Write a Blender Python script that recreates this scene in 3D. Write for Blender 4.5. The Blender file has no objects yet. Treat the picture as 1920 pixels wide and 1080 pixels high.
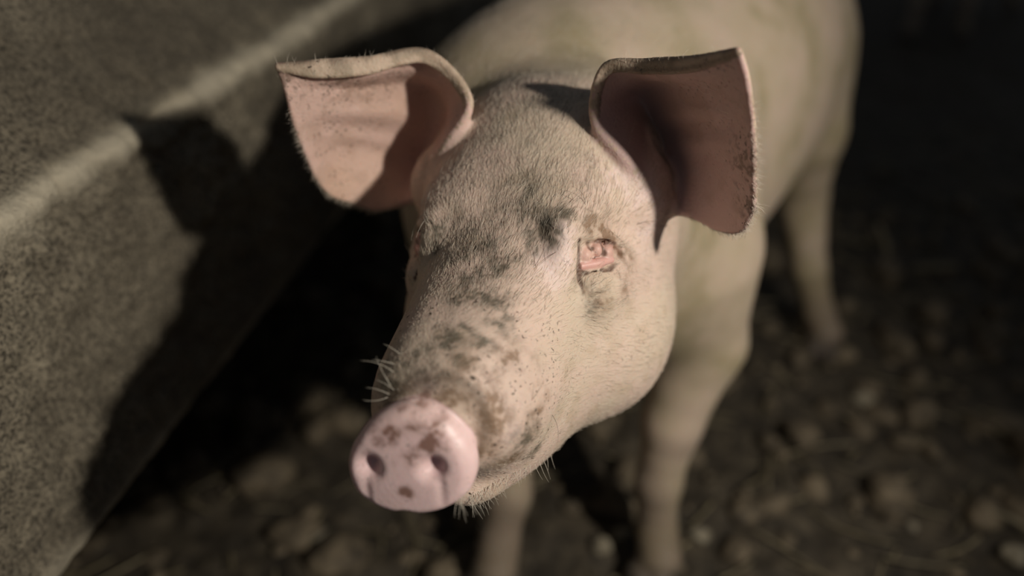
import bpy, bmesh, math, random
import numpy as np
from mathutils import Matrix, Vector
from mathutils.bvhtree import BVHTree
random.seed(7)
RNG = np.random.default_rng(11)
scene = bpy.context.scene
col = scene.collection

# ------------------------------------------------------------------ camera, world, light
CAM_H = 0.73
PITCH = math.radians(32)
cam_d = bpy.data.cameras.new('camera'); cam = bpy.data.objects.new('camera', cam_d); col.objects.link(cam)
cam.location = (0, 0, CAM_H)
cam.rotation_euler = (math.radians(90) - PITCH, 0, 0)
cam_d.sensor_width = 36.0
cam_d.lens = 36.0 * 1500 / 1920
cam_d.clip_start = 0.01
cam_d.dof.use_dof = True
cam_d.dof.focus_distance = 0.425
cam_d.dof.aperture_fstop = 2.1
scene.camera = cam

world = bpy.data.worlds.new('world'); scene.world = world; world.use_nodes = True
bg = world.node_tree.nodes['Background']
bg.inputs['Color'].default_value = (0.80, 0.88, 1.0, 1)
bg.inputs['Strength'].default_value = 0.055

lamp_d = bpy.data.lights.new('torch', 'SPOT'); lamp = bpy.data.objects.new('torch', lamp_d); col.objects.link(lamp)
lamp.location = (0.60, -0.09, 0.925)
lamp_d.energy = 30.0
lamp_d.color = (1.0, 0.93, 0.83)
lamp_d.shadow_soft_size = 0.024
lamp_d.spot_size = math.radians(94)
lamp_d.spot_blend = 0.8
lamp.rotation_euler = (Vector((-0.06, 0.54, 0.38)) - Vector(lamp.location)).to_track_quat('-Z', 'Y').to_euler()

scene.view_settings.view_transform = 'Standard'
scene.view_settings.look = 'None'
scene.view_settings.exposure = 0.0
scene.view_settings.gamma = 1.0
scene.view_settings.use_curve_mapping = False

# ------------------------------------------------------------------ helpers
def tag(o, label=None, cat=None, group=None, kind=None):
    if label: o['label'] = label
    if cat: o['category'] = cat
    if group: o['group'] = group
    if kind: o['kind'] = kind
    return o

def link(name, me, m=None, parent=None):
    o = bpy.data.objects.new(name, me); col.objects.link(o)
    if m is not None: me.materials.append(m)
    if parent is not None: o.parent = parent
    return o

def mesh_np(name, V, Fc, smooth=True):
    """V (n,3); Fc (m,3) or (m,4) int array, or a list of such arrays"""
    if not isinstance(Fc, (list, tuple)): Fc = [Fc]
    me = bpy.data.meshes.new(name)
    V = np.asarray(V, np.float32)
    me.vertices.add(len(V)); me.vertices.foreach_set('co', V.ravel())
    nl = sum(f.size for f in Fc); npoly = sum(len(f) for f in Fc)
    me.loops.add(nl); me.polygons.add(npoly)
    me.loops.foreach_set('vertex_index', np.concatenate([f.ravel() for f in Fc]).astype(np.int32))
    tot = np.concatenate([np.full(len(f), f.shape[1], np.int32) for f in Fc])
    start = np.concatenate([[0], np.cumsum(tot)[:-1]]).astype(np.int32)
    me.polygons.foreach_set('loop_start', start)
    me.update(calc_edges=True); me.validate()
    if smooth: me.polygons.foreach_set('use_smooth', np.ones(len(me.polygons), bool))
    me.update()
    return me

def _hash(ix, iy, iz, s):
    h = (ix.astype(np.int64) * 374761393 + iy.astype(np.int64) * 668265263 + iz.astype(np.int64) * 2147483647 + s * 1274126177) & 0xffffffff
    h = ((h ^ (h >> 13)) * 1274126177) & 0xffffffff
    h = ((h ^ (h >> 16)) * 2246822519) & 0xffffffff
    return ((h ^ (h >> 15)) & 0xffff) / 65535.0

def vnoise(P, s=0):
    """smooth value noise in 0..1"""
    i = np.floor(P); f = P - i; f = f * f * (3 - 2 * f); i = i.astype(np.int64)
    out = 0
    for dx in (0, 1):
        wx = f[:, 0] if dx else 1 - f[:, 0]
        for dy in (0, 1):
            wy = f[:, 1] if dy else 1 - f[:, 1]
            for dz in (0, 1):
                wz = f[:, 2] if dz else 1 - f[:, 2]
                out = out + wx * wy * wz * _hash(i[:, 0] + dx, i[:, 1] + dy, i[:, 2] + dz, s)
    return out

def fbm(P, oct=4, s=0, gain=0.5):
    a, t, out = 1.0, 0.0, 0
    for k in range(oct):
        out = out + a * vnoise(P * 2.0 ** k + 17.3 * k, s + k); t += a; a *= gain
    return out / t

def sstep(a, b, x):
    t = np.clip((x - a) / (b - a), 0, 1); return t * t * (3 - 2 * t)

# ---- node material helper
class NT:
    def __init__(self, name):
        self.m = bpy.data.materials.new(name); self.m.use_nodes = True
        self.t = self.m.node_tree; self.n = self.t.nodes; self.l = self.t.links
        self.b = self.n['Principled BSDF']
    def node(self, typ, **kw):
        nd = self.n.new(typ)
        for k, v in kw.items():
            if k.startswith('_'): setattr(nd, k[1:], v)
            else: nd.inputs[k.replace('__', ' ')].default_value = v
        return nd
    def link(self, a, b): self.l.new(a, b)
    def coord(self): return self.node('ShaderNodeTexCoord').outputs['Object']
    def noise(self, scale, detail=4, rough=0.55, vec=None):
        nd = self.node('ShaderNodeTexNoise', Scale=scale, Detail=detail, Roughness=rough)
        self.link(vec if vec is not None else self.coord(), nd.inputs['Vector']); return nd.outputs['Fac']
    def voro(self, scale, vec=None, feature='F1'):
        nd = self.node('ShaderNodeTexVoronoi', _feature=feature, Scale=scale)
        self.link(vec if vec is not None else self.coord(), nd.inputs['Vector']); return nd.outputs['Distance']
    def ramp(self, fac, stops):
        r = self.node('ShaderNodeValToRGB'); e = r.color_ramp.elements
        while len(e) < len(stops): e.new(0.5)
        for q, (p, c) in zip(e, stops):
            q.position = p; q.color = (*c, 1) if len(c) == 3 else c
        self.link(fac, r.inputs['Fac']); return r.outputs['Color']
    def mix(self, fac, a, b, mode='MIX'):
        nd = self.node('ShaderNodeMix', _data_type='RGBA', _blend_type=mode)
        for s, v in ((nd.inputs['Factor'], fac), (nd.inputs['A'], a), (nd.inputs['B'], b)):
            pass
        for s, v in ((nd.inputs[0], fac), (nd.inputs[6], a), (nd.inputs[7], b)):
            if hasattr(v, 'links'): self.link(v, s)
            elif isinstance(v, (int, float)): s.default_value = v
            else: s.default_value = (*v, 1)
        return nd.outputs[2]
    def math(self, op, a, b=0.0, c=None, clamp=False):
        nd = self.node('ShaderNodeMath', _operation=op, _use_clamp=clamp)
        for s, v in zip(nd.inputs, (a, b) if c is None else (a, b, c)):
            if hasattr(v, 'links'): self.link(v, s)
            else: s.default_value = v
        return nd.outputs[0]
    def bump(self, height, strength=0.5, dist=0.002, normal=None):
        nd = self.node('ShaderNodeBump', Strength=strength, Distance=dist)
        self.link(height, nd.inputs['Height'])
        if normal is not None: self.link(normal, nd.inputs['Normal'])
        return nd.outputs['Normal']
    def set(self, **kw):
        for k, v in kw.items():
            s = self.b.inputs[k.replace('__', ' ')]
            if hasattr(v, 'links'): self.link(v, s)
            elif isinstance(v, tuple) and len(v) == 3 and s.type == 'RGBA': s.default_value = (*v, 1)
            else: s.default_value = v
        return self.m

# ------------------------------------------------------------------ materials
def mat_concrete():
    t = NT('grimy_concrete'); v = t.coord()
    big = t.noise(5, 5, 0.6, v); mid = t.noise(38, 6, 0.7, v); fine = t.noise(330, 5, 0.75, v); grit = t.voro(300, v)
    c = t.ramp(big, [(0.3, (0.20, 0.165, 0.115)), (0.5, (0.345, 0.293, 0.207)), (0.72, (0.54, 0.465, 0.335))])
    c = t.mix(t.ramp(mid, [(0.38, (0, 0, 0)), (0.68, (1, 1, 1))]), t.mix(0.5, c, (0.12, 0.10, 0.07)), c)
    c = t.mix(t.ramp(fine, [(0.42, (0.0, 0.0, 0.0)), (0.53, (1, 1, 1))]), (0.07, 0.058, 0.040), c)
    at = t.node('ShaderNodeAttribute', _attribute_name='wear')
    speck = t.ramp(t.voro(60, v), [(0.10, (1, 1, 1)), (0.2, (0, 0, 0))])
    c = t.mix(t.math('MULTIPLY', speck, t.ramp(t.noise(35, 2, 0.5, v), [(0.55, (0, 0, 0)), (0.7, (0.7, 0.7, 0.7))])), c, (0.36, 0.32, 0.24))
    w = t.math('MULTIPLY', at.outputs['Fac'], t.ramp(t.noise(45, 5, 0.7, v), [(0.25, (0.7, 0.7, 0.7)), (0.5, (1, 1, 1))]), clamp=True)
    c = t.mix(w, c, (0.86, 0.76, 0.57))
    h = t.math('ADD', t.math('MULTIPLY', mid, 1.2), t.math('ADD', t.math('MULTIPLY', fine, 0.7), t.math('MULTIPLY', grit, 0.3)))
    return t.set(Base__Color=c, Roughness=t.ramp(mid, [(0.3, (0.55,) * 3), (0.7, (0.9,) * 3)]), Normal=t.bump(h, 0.9, 0.005))

def mat_muck():
    t = NT('damp_muck'); v = t.coord()
    a = t.noise(30, 6, 0.65, v); b = t.noise(140, 4, 0.65, v)
    c = t.ramp(a, [(0.3, (0.018, 0.014, 0.009)), (0.5, (0.056, 0.044, 0.028)), (0.72, (0.135, 0.108, 0.070))])
    return t.set(Base__Color=c, Roughness=0.75, Normal=t.bump(t.math('ADD', a, t.math('MULTIPLY', b, 0.5)), 0.9, 0.006))

def mat_clod(name, c0, c1):
    t = NT(name); v = t.coord()
    a = t.noise(38, 5, 0.65, v)
    return t.set(Base__Color=t.ramp(a, [(0.32, c0), (0.68, c1)]), Roughness=0.8, Normal=t.bump(a, 0.8, 0.004))

def mat_straw(name, c0, c1):
    t = NT(name); v = t.coord()
    a = t.noise(40, 4, 0.6, v)
    return t.set(Base__Color=t.ramp(a, [(0.3, c0), (0.7, c1)]), Roughness=0.55)

def mat_skin():
    t = NT('pig_skin'); v = t.coord()
    at = t.node('ShaderNodeAttribute', _attribute_name='skin'); base = at.outputs['Color']
    am = t.node('ShaderNodeAttribute', _attribute_name='mask')
    sep = t.node('ShaderNodeSeparateColor'); t.link(am.outputs['Color'], sep.inputs['Color'])
    speck_m, wet, fur = sep.outputs[0], sep.outputs[1], sep.outputs[2]
    mott = t.noise(110, 5, 0.65, v)
    c = t.mix(t.ramp(mott, [(0.35, (0.12,) * 3), (0.65, (0,) * 3)]), base, (0.42, 0.27, 0.19))
    # dried dirt specks, only where the mask lets them
    d = t.noise(430, 3, 0.6, v)
    gate = t.math('MULTIPLY', t.ramp(t.noise(75, 3, 0.6, v), [(0.42, (0,) * 3), (0.58, (1,) * 3)]), speck_m)
    sp = t.math('MULTIPLY', t.ramp(d, [(0.60, (0,) * 3), (0.67, (1,) * 3)]), gate, clamp=True)
    c = t.mix(sp, c, (0.055, 0.035, 0.022))
    fine = t.noise(600, 3, 0.6, v); pores = t.voro(520, v)
    h = t.math('ADD', t.math('MULTIPLY', mott, 0.5), t.math('ADD', t.math('MULTIPLY', fine, 0.35), t.math('MULTIPLY', pores, 0.35)))
    h = t.math('ADD', h, t.math('MULTIPLY', sp, 0.6))
    r = t.math('SUBTRACT', 0.62, t.math('MULTIPLY', wet, 0.20))
    m = t.set(Base__Color=c, Roughness=t.math('ADD', r, t.math('MULTIPLY', sp, 0.2)), Normal=t.bump(t.math('MULTIPLY', h, t.math('SUBTRACT', 1.0, t.math('MULTIPLY', wet, 0.65))), 0.35, 0.0016),
              Subsurface__Weight=0.25, Subsurface__Radius=(1.0, 0.35, 0.2), Subsurface__Scale=0.004)
    return m

def mat_hair(name, c):
    t = NT(name)
    at = t.node('ShaderNodeAttribute', _attribute_name='skin')
    return t.set(Base__Color=at.outputs['Color'], Roughness=0.45)

M = dict(concrete=mat_concrete(), muck=mat_muck(),
         clod=mat_clod('dung_clod', (0.028, 0.021, 0.013), (0.24, 0.188, 0.12)),
         straw=mat_straw('old_straw', (0.10, 0.08, 0.045), (0.30, 0.25, 0.15)),
         pale=mat_clod('pale_chip', (0.16, 0.135, 0.09), (0.42, 0.37, 0.27)),
         skin=mat_skin(), hair=mat_hair('bristle', None))

# ------------------------------------------------------------------ setting: low concrete wall with a worn rim
WN = np.array([0.985, -0.170]); WT = np.array([0.170, 0.985]); WOFF = -0.368; WALL_H = 0.515; WALL_B = 0.265
def wall_mesh():
    ds = 0.005
    s = np.concatenate([np.arange(-0.3, 1.5, ds), np.arange(1.5, 3.4, 0.02)])
    ds2 = 0.006
    # profile: down the far side of the ledge, across the ledge, over the rim, down the face
    prof = []
    for d in np.concatenate([np.arange(0.60, 0.30, -0.015), np.arange(0.30, 0.03, -0.005), np.arange(0.03, 0.008, -0.002)]): prof.append((-d, WALL_H + 1.25 * (d - 0.006)))      # upper part leaning back
    prof += [(-0.006, WALL_H + 0.002), (-0.001, WALL_H - 0.004), (0.002, WALL_H - 0.010), (0.001, WALL_H - 0.020)]
    for z in np.concatenate([np.arange(WALL_H - 0.022, WALL_H - 0.05, -0.002), np.arange(WALL_H - 0.05, WALL_B + 0.012, -0.005)]): prof.append((0.0, z))
    for a in np.linspace(0, 90, 5):
        r = 0.012; prof.append((-r + r * math.cos(math.radians(a)), WALL_B + r - r * math.sin(math.radians(a))))
    for d in np.arange(0.02, 0.26, 0.012): prof.append((-d, WALL_B + 0.02 * d))
    for z in np.arange(WALL_B - 0.01, -0.06, -0.012): prof.append((-0.26, z))
    prof = np.array(prof)
    nS, nP = len(s), len(prof)
    S, I = np.meshgrid(s, np.arange(nP), indexing='ij')
    off = prof[I, 0].ravel(); z = prof[I, 1].ravel(); S = S.ravel()
    P3 = np.stack([S, off, z], 1)
    rim = np.exp(-((np.abs(off) + np.abs(WALL_H - z)) / 0.035) ** 2)
    n1 = fbm(P3 * 14, 4, 3) - 0.5; n2 = fbm(P3 * 60, 3, 5) - 0.5; n3 = fbm(P3 * 5, 3, 9) - 0.5
    chip = np.clip(fbm(P3 * np.array([30, 45, 45]), 3, 21) - 0.5, 0, 1) * rim
    n4 = fbm(P3 * 150, 2, 15) - 0.5
    d = 0.013 * n1 + 0.012 * n2 + 0.011 * n4 + 0.016 * n3 - 0.04 * chip
    # direction of displacement: up on the ledge, out on the face
    k = np.where(z > WALL_B + 0.02, np.where(z > WALL_H, 0.75, 1.0), np.where(off < -0.24, 1.0, 0.3))
    off2 = off + d * k; z2 = z + d * (1 - k)
    XY = WN[None] * (WOFF + off2)[:, None] + WT[None] * S[:, None]
    V = np.column_stack([XY, z2])
    idx = np.arange(nS * nP).reshape(nS, nP)
    F4 = np.stack([idx[:-1, :-1].ravel(), idx[1:, :-1].ravel(), idx[1:, 1:].ravel(), idx[:-1, 1:].ravel()], 1)
    me = mesh_np('wall_left', V, F4)
    dist = np.minimum(np.abs(off) + np.abs(WALL_H - z), np.abs(off) + np.abs(WALL_B - z) * 1.2)
    wear = np.exp(-(dist / (0.004 + 0.026 * np.clip(fbm(P3 * 14, 3, 40) - 0.15, 0, 1) ** 1.3)) ** 2)
    low = sstep(0.10, 0.0, z) * 0.0
    a = me.attributes.new('wear', 'FLOAT', 'POINT'); a.data.foreach_set('value', np.clip(wear, 0, 1).astype(np.float32))
    return me
tag(link('wall_left', wall_mesh(), M['concrete']), kind='structure')

# floor of trodden muck
def ground_h(x, y):
    P = np.stack([x, y, np.zeros_like(x)], 1)
    h = 0.03 * (fbm(P * 9, 4, 60) - 0.5) + 0.035 * (np.abs(fbm(P * 24, 3, 70) - 0.5)) + 0.02 * (fbm(P * 3, 2, 80) - 0.5)
    return h
def floor_mesh():
    xs = np.concatenate([np.arange(-0.75, 1.3, 0.011), np.arange(1.3, 4.5, 0.05)])
    ys = np.concatenate([np.arange(-0.2, 1.7, 0.011), np.arange(1.7, 5.0, 0.05)])
    Xg, Yg = np.meshgrid(xs, ys, indexing='ij')
    V = np.column_stack([Xg.ravel(), Yg.ravel(), ground_h(Xg.ravel(), Yg.ravel())])
    idx = np.arange(Xg.size).reshape(Xg.shape)
    F4 = np.stack([idx[:-1, :-1].ravel(), idx[1:, :-1].ravel(), idx[1:, 1:].ravel(), idx[:-1, 1:].ravel()], 1)
    return mesh_np('floor', V, F4)
floor = tag(link('floor', floor_mesh(), M['muck']), kind='structure')

# ------------------------------------------------------------------ the pig: one continuous surface from a distance field
# head frame: x to the pig's right, y along the snout, z up (centimetres)
HR = np.array([[-0.94229, -0.31906, -0.10141], [0.31778, -0.94772, 0.02897], [-0.10535, -0.00493, 0.99442]])
HT = np.array([-0.0008, 0.4078, 0.5108])
def to_head(P): return (P - HT) @ HR * 100.0
def from_head(L): return (np.asarray(L, float) / 100.0) @ HR.T + HT
# body frame: x to the pig's right, y forward, z up (metres), origin under the shoulders
BF = np.array([-0.564, -0.826]); BX = np.array([-0.826, 0.564]); BO = np.array([0.058, 0.684])
def to_body(P):
    q = P[:, :2] - BO
    return np.stack([q @ BX, q @ BF, P[:, 2]], 1)
def from_body(L):
    L = np.asarray(L, float)
    xy = L[..., 0:1] * BX + L[..., 1:2] * BF + BO
    return np.concatenate([xy, L[..., 2:3]], -1)

def smin(a, b, k):
    h = np.clip(0.5 + 0.5 * (b - a) / k, 0, 1)
    return b * (1 - h) + a * h - k * h * (1 - h)
def smax(a, b, k): return -smin(-a, -b, k)
def ellip(P, c, r):
    q = (P - np.asarray(c)) / np.asarray(r)
    k0 = np.sqrt((q * q).sum(1)) + 1e-9
    k1 = np.sqrt(((q / np.asarray(r)) ** 2).sum(1)) + 1e-9
    return k0 * (k0 - 1.0) / k1
def capsule(P, a, b, ra, rb):
    a = np.asarray(a, float); b = np.asarray(b, float); ab = b - a
    t = np.clip(((P - a) @ ab) / (ab @ ab), 0, 1)
    return np.sqrt((((P - a) - t[:, None] * ab) ** 2).sum(1)) - (ra + (rb - ra) * t)
def chain(P, pts, rs, k=0.0):
    d = None
    for i in range(len(pts) - 1):
        e = capsule(P, pts[i], pts[i + 1], rs[i], rs[i + 1])
        d = e if d is None else (np.minimum(d, e) if k == 0 else smin(d, e, k))
    return d
def pchip(xs, ys, x):
    """smooth (Catmull-Rom) interpolation on ascending xs"""
    xs = np.asarray(xs, float); ys = np.asarray(ys, float)
    m = np.gradient(ys, xs)
    i = np.clip(np.searchsorted(xs, x) - 1, 0, len(xs) - 2)
    h = xs[i + 1] - xs[i]; t = np.clip((x - xs[i]) / h, 0, 1)
    return (ys[i] * (1 + 2 * t) * (1 - t) ** 2 + h * m[i] * t * (1 - t) ** 2 + ys[i + 1] * t * t * (3 - 2 * t) + h * m[i + 1] * t * t * (t - 1))
def loft(P, T, n=2.3):
    """P local; T rows: y, halfwidth, top, bottom (ascending y)"""
    T = np.asarray(T); y = P[:, 1]
    yc = np.clip(y, T[0, 0], T[-1, 0])
    w = pchip(T[:, 0], T[:, 1], yc); tp = pchip(T[:, 0], T[:, 2], yc); bt = pchip(T[:, 0], T[:, 3], yc)
    zc = (tp + bt) / 2; h = (tp - bt) / 2
    ax = np.abs(P[:, 0]); az = np.abs(P[:, 2] - zc)
    q = ((ax / w) ** n + (az / h) ** n) ** (1 / n)
    rad = np.sqrt(ax * ax + az * az)
    d = np.where(q > 1e-6, rad * (1 - 1 / np.maximum(q, 1e-6)), -np.minimum(w, h))
    d = np.maximum(d, -np.minimum(w, h))
    dy = np.abs(y - yc)
    return np.where(dy > 0, np.sqrt(np.maximum(d, 0) ** 2 + dy * dy) + np.minimum(d, 0) * 0, d)

HEAD = [(-16, 7.6, 5.2, -14.0), (-12, 7.5, 6.1, -13.6), (-9, 7.6, 6.6, -13.4), (-6, 7.2, 6.2, -13.2), (-3, 6.5, 4.9, -13.0), (0, 5.7, 3.2, -13.2),
        (3, 5.1, 1.7, -13.0), (6, 4.6, 0.8, -12.3), (8.5, 4.1, 0.25, -11.0), (11, 3.4, -0.4, -8.4), (12.0, 3.1, -0.95, -7.2), (12.7, 2.5, -1.8, -6.8), (13.3, 1.9, -2.6, -6.2)]
DISC_A = np.radians([-180, -150, -120, -100, -90, -80, -60, -30, 0, 30, 60, 90, 120, 150, 180])
DISC_R = np.array([3.25, 3.42, 3.25, 3.15, 3.05, 3.15, 3.25, 3.42, 3.25, 3.05, 3.15, 3.3, 3.15, 3.05, 3.25])
EYE_LID = [(4.5, 1.65, 1.15), (5.1, 0.85, 0.78), (5.65, -0.1, 0.4), (6.2, -0.8, -0.6), (6.75, -0.35, -1.75)]
EYE_FLESH = [((4.75, 1.45, -0.15), (0.42, 0.45, 0.45)), ((5.2, 0.75, -0.1), (0.42, 0.45, 0.42)), ((5.65, 0.25, -0.5), (0.42, 0.5, 0.45))]
EYE_CREASE = [([(4.5, 1.75, 1.0), (4.55, 1.95, 0.3), (4.58, 2.4, -0.55), (4.68, 2.65, -1.0), (4.95, 2.9, -1.6)], 0.085),
              ([(4.65, 2.4, -0.72), (5.0, 1.95, -1.0), (5.45, 1.45, -1.15), (5.95, 0.75, -1.3), (6.3, 0.1, -1.1)], 0.085),
              ([(4.95, 1.3, 0.5), (5.1, 1.2, 0.15)], 0.06), ([(5.3, 0.75, 0.45), (5.65, 0.1, 0.12), (5.95, -0.2, -0.2)], 0.075), ([(5.6, 0.7, 0.05), (5.65, 0.75, -0.35)], 0.05)]
def sdf_disc(L):
    """the flat end of the snout, bent head coordinates"""
    x, z = L[:, 0] - 0.1, L[:, 2] + 4.6
    y = L[:, 1] - 0.20 * x + 0.22 * z
    th = np.arctan2(z * 1.17, x * 1.11); rd = np.interp(th, DISC_A, DISC_R); rr = 0.6
    rad = np.sqrt((x * 1.11) ** 2 + (z * 1.17) ** 2)
    q0 = rad - rd + rr; q1 = np.abs(y - 13.95) - 0.70 + rr
    dd = np.sqrt(np.maximum(q0, 0) ** 2 + np.maximum(q1, 0) ** 2) + np.minimum(np.maximum(q0, q1), 0) - rr
    dd = dd - 0.22 * np.clip(1 - (rad / 3.0) ** 2, 0, 1) * sstep(13, 14, y)
    # creases running down from the nostrils
    for sx in (1.75, -1.45):
        cr = np.sqrt((x - sx * 1.11) ** 2 + ((y - 14.9) * 0.8) ** 2)
        dd = smax(dd, -(np.sqrt(cr ** 2 + np.maximum(0, np.abs(z + 1.6) - 0.8) ** 2) - 0.10), 0.32)
    dd = smax(dd, -(np.sqrt((x - 0.35) ** 2 + (y - 14.8) ** 2 * 0.5 + (z + 2.75) ** 2) - 0.34), 0.35)
    for sx in (1.7, -1.25):
        e = ellip(np.stack([x, y, z], 1), (sx, 14.95, 0.05), (0.46, 0.78, 0.50))
        dd = smax(dd, -e, 0.55)
    return dd
def sdf_head(L):
    """centimetres"""
    L = L.copy(); L[:, 0] -= 0.05 * np.maximum(L[:, 1] - 4, 0)
    S = L.copy(); S[:, 0] = np.abs(S[:, 0])
    d = loft(S, HEAD, 2.5)
    d = smin(d, ellip(S, (4.2, -3.6, -7.6), (4.6, 7.0, 5.8)), 2.2)      # cheek and jowl
    d = smin(d, ellip(S, (4.9, -0.8, -2.6), (1.9, 3.6, 1.7)), 1.6)      # cheekbone
    d = smin(d, ellip(S, (3.6, -1.6, 1.5), (1.9, 3.2, 1.3)), 2.4)       # brow
    d = smin(d, ellip(S, (2.7, 8.4, -4.9), (1.8, 3.2, 2.3)), 1.4)       # upper lip
    d = smin(d, ellip(S, (0, 7.6, -9.6), (2.7, 4.0, 1.9)), 1.0)         # chin
    d = smin(d, ellip(S, (6.4, -5.6, 0.4), (2.1, 2.6, 2.7)), 1.6)       # root of the ear
    # skin rings behind the snout disc
    ring = np.sin((S[:, 1] + 0.22 * S[:, 0]) * 2 * np.pi / 0.95) * sstep(8.8, 10.5, S[:, 1]) * sstep(13.6, 12.9, S[:, 1])
    d = d - 0.03 * ring * sstep(-6.5, -4.5, S[:, 2])
    # snout disc
    dd = sdf_disc(L)
    d = smin(d, dd, 0.15)
    # eye: shallow socket, ridge of skin before it, upper lid, swollen flesh, lower lid
    d = smin(d, chain(S, [(3.7, 2.1, 1.5), (3.75, 2.7, 0.3), (3.8, 3.3, -0.7)], [0.55, 0.6, 0.5]), 1.0)
    d = smax(d, -ellip(S, (6.25, 0.9, -0.25), (1.15, 1.5, 0.9)), 0.6)
    for c, r in EYE_FLESH: d = smin(d, ellip(S, c, r), 0.18)
    d = smin(d, chain(S, [(4.7, 2.05, -0.5), (5.4, 1.2, -0.72), (5.95, 0.4, -0.9)], [0.2, 0.27, 0.2]), 0.12)
    d = smin(d, chain(S, EYE_LID, [0.16, 0.24, 0.30, 0.28, 0.2]), 0.3)
    d = smin(d, ellip(S, (5.2, 1.9, -1.55), (0.7, 1.0, 0.5)), 0.5)
    for pts, r in EYE_CREASE: d = smax(d, -chain(S, pts, [r] * len(pts)), 0.10)
    return d

EAR_A = [
 [(7.4,-4.8,0.8),(5.2,-4.1,3.9),(3.7,-4.8,6.5),(6.1,-5.2,9.1),(9.0,-3.2,9.3),(11.2,-1.6,9.6),(13.2,-0.4,9.8)],
 [(6.4,-6.5,3.0),(6.1,-7.3,4.7),(6.8,-7.4,6.4),(8.2,-6.2,7.3),(10.4,-3.9,7.6),(11.8,-2.0,8.1),(13.1,-0.5,8.5)],
 [(8.1,-8.0,1.2),(8.6,-8.2,2.5),(9.2,-7.4,3.7),(9.9,-6.0,4.7),(11.3,-4.0,5.6),(12.3,-2.2,6.2),(13.2,-0.6,6.7)],
 [(8.7,-7.6,0.2),(9.5,-7.4,0.8),(10.4,-6.6,1.7),(11.2,-5.4,2.6),(12.2,-3.9,3.5),(12.8,-2.3,4.2),(13.2,-0.9,4.8)],
 [(8.1,-5.6,-0.3),(9.1,-5.2,-0.6),(10.1,-4.6,-0.7),(11.1,-3.9,-0.6),(12.1,-3.1,0.2),(12.8,-2.0,1.2),(13.1,-1.3,2.6)]]
EAR_B = [
 [(-7.7,-4.7,0.6),(-6.2,-4.0,3.3),(-4.3,-4.6,5.5),(-4.9,-5.0,8.2),(-7.3,-4.2,8.7),(-9.9,-2.4,9.3),(-12.3,-0.4,10.2)],
 [(-6.7,-6.5,3.5),(-6.1,-7.3,4.8),(-5.9,-7.4,6.0),(-7.2,-6.4,7.0),(-9.0,-4.6,7.4),(-10.9,-2.4,8.1),(-12.7,-0.5,8.9)],
 [(-7.2,-8.0,2.3),(-7.4,-8.2,3.3),(-7.9,-7.6,4.0),(-8.9,-6.3,4.8),(-10.1,-4.6,5.6),(-11.6,-2.7,6.3),(-13.0,-0.7,7.0)],
 [(-7.8,-7.6,0.8),(-8.3,-7.4,1.3),(-8.9,-6.7,1.9),(-9.9,-5.5,2.7),(-10.9,-4.2,3.3),(-12.0,-2.6,4.0),(-13.2,-0.9,4.8)],
 [(-8.5,-5.2,-0.2),(-9.0,-5.2,-0.4),(-9.7,-4.8,-0.4),(-10.5,-4.2,-0.5),(-11.5,-3.3,-0.5),(-12.7,-2.1,0.2),(-13.3,-1.3,1.9)]]
def ear_surface(G, nu=41, nv=61):
    G = np.array(G, float)
    lip = G[0].copy(); f = np.array([0.2, 0.2, 0.3, 0.5, 0.9, 0.9, 0.1])[:, None] * (1 if G[0, 0, 0] > 0 else 0.65)      # rim rolled forward
    lip += f * np.array([0, 0.5, -0.6]); G[0, :, 2] += 0.12 * f[:, 0]
    G = np.concatenate([lip[None], G])
    nr, nc = G.shape[:2]
    tu = np.linspace(0, nr - 1, nu); tv = np.linspace(0, nc - 1, nv)
    A = np.stack([np.stack([pchip(np.arange(nc), G[r, :, k], tv) for k in range(3)], 1) for r in range(nr)], 0)   # nr,nv,3
    B = np.stack([np.stack([pchip(np.arange(nr), A[:, j, k], tu) for k in range(3)], 1) for j in range(nv)], 1)   # nu,nv,3
    uu = np.linspace(0, 1, nu)[:, None]; vv = np.linspace(0, 1, nv)[None]
    ridge = sum(a * np.exp(-((uu - c - sl * vv) / w) ** 2) for a, c, sl, w in ((0.30, 0.36, -0.06, 0.045), (-0.16, 0.44, -0.05, 0.04), (0.26, 0.55, 0.02, 0.05), (0.16, 0.70, 0.04, 0.04)))
    ridge = ridge * sstep(0.12, 0.4, vv) * sstep(1.0, 0.7, vv)
    B[:, :, 1] += ridge; B[:, :, 0] -= 0.6 * ridge * np.sign(B[0, -1, 0])
    return B
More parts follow.
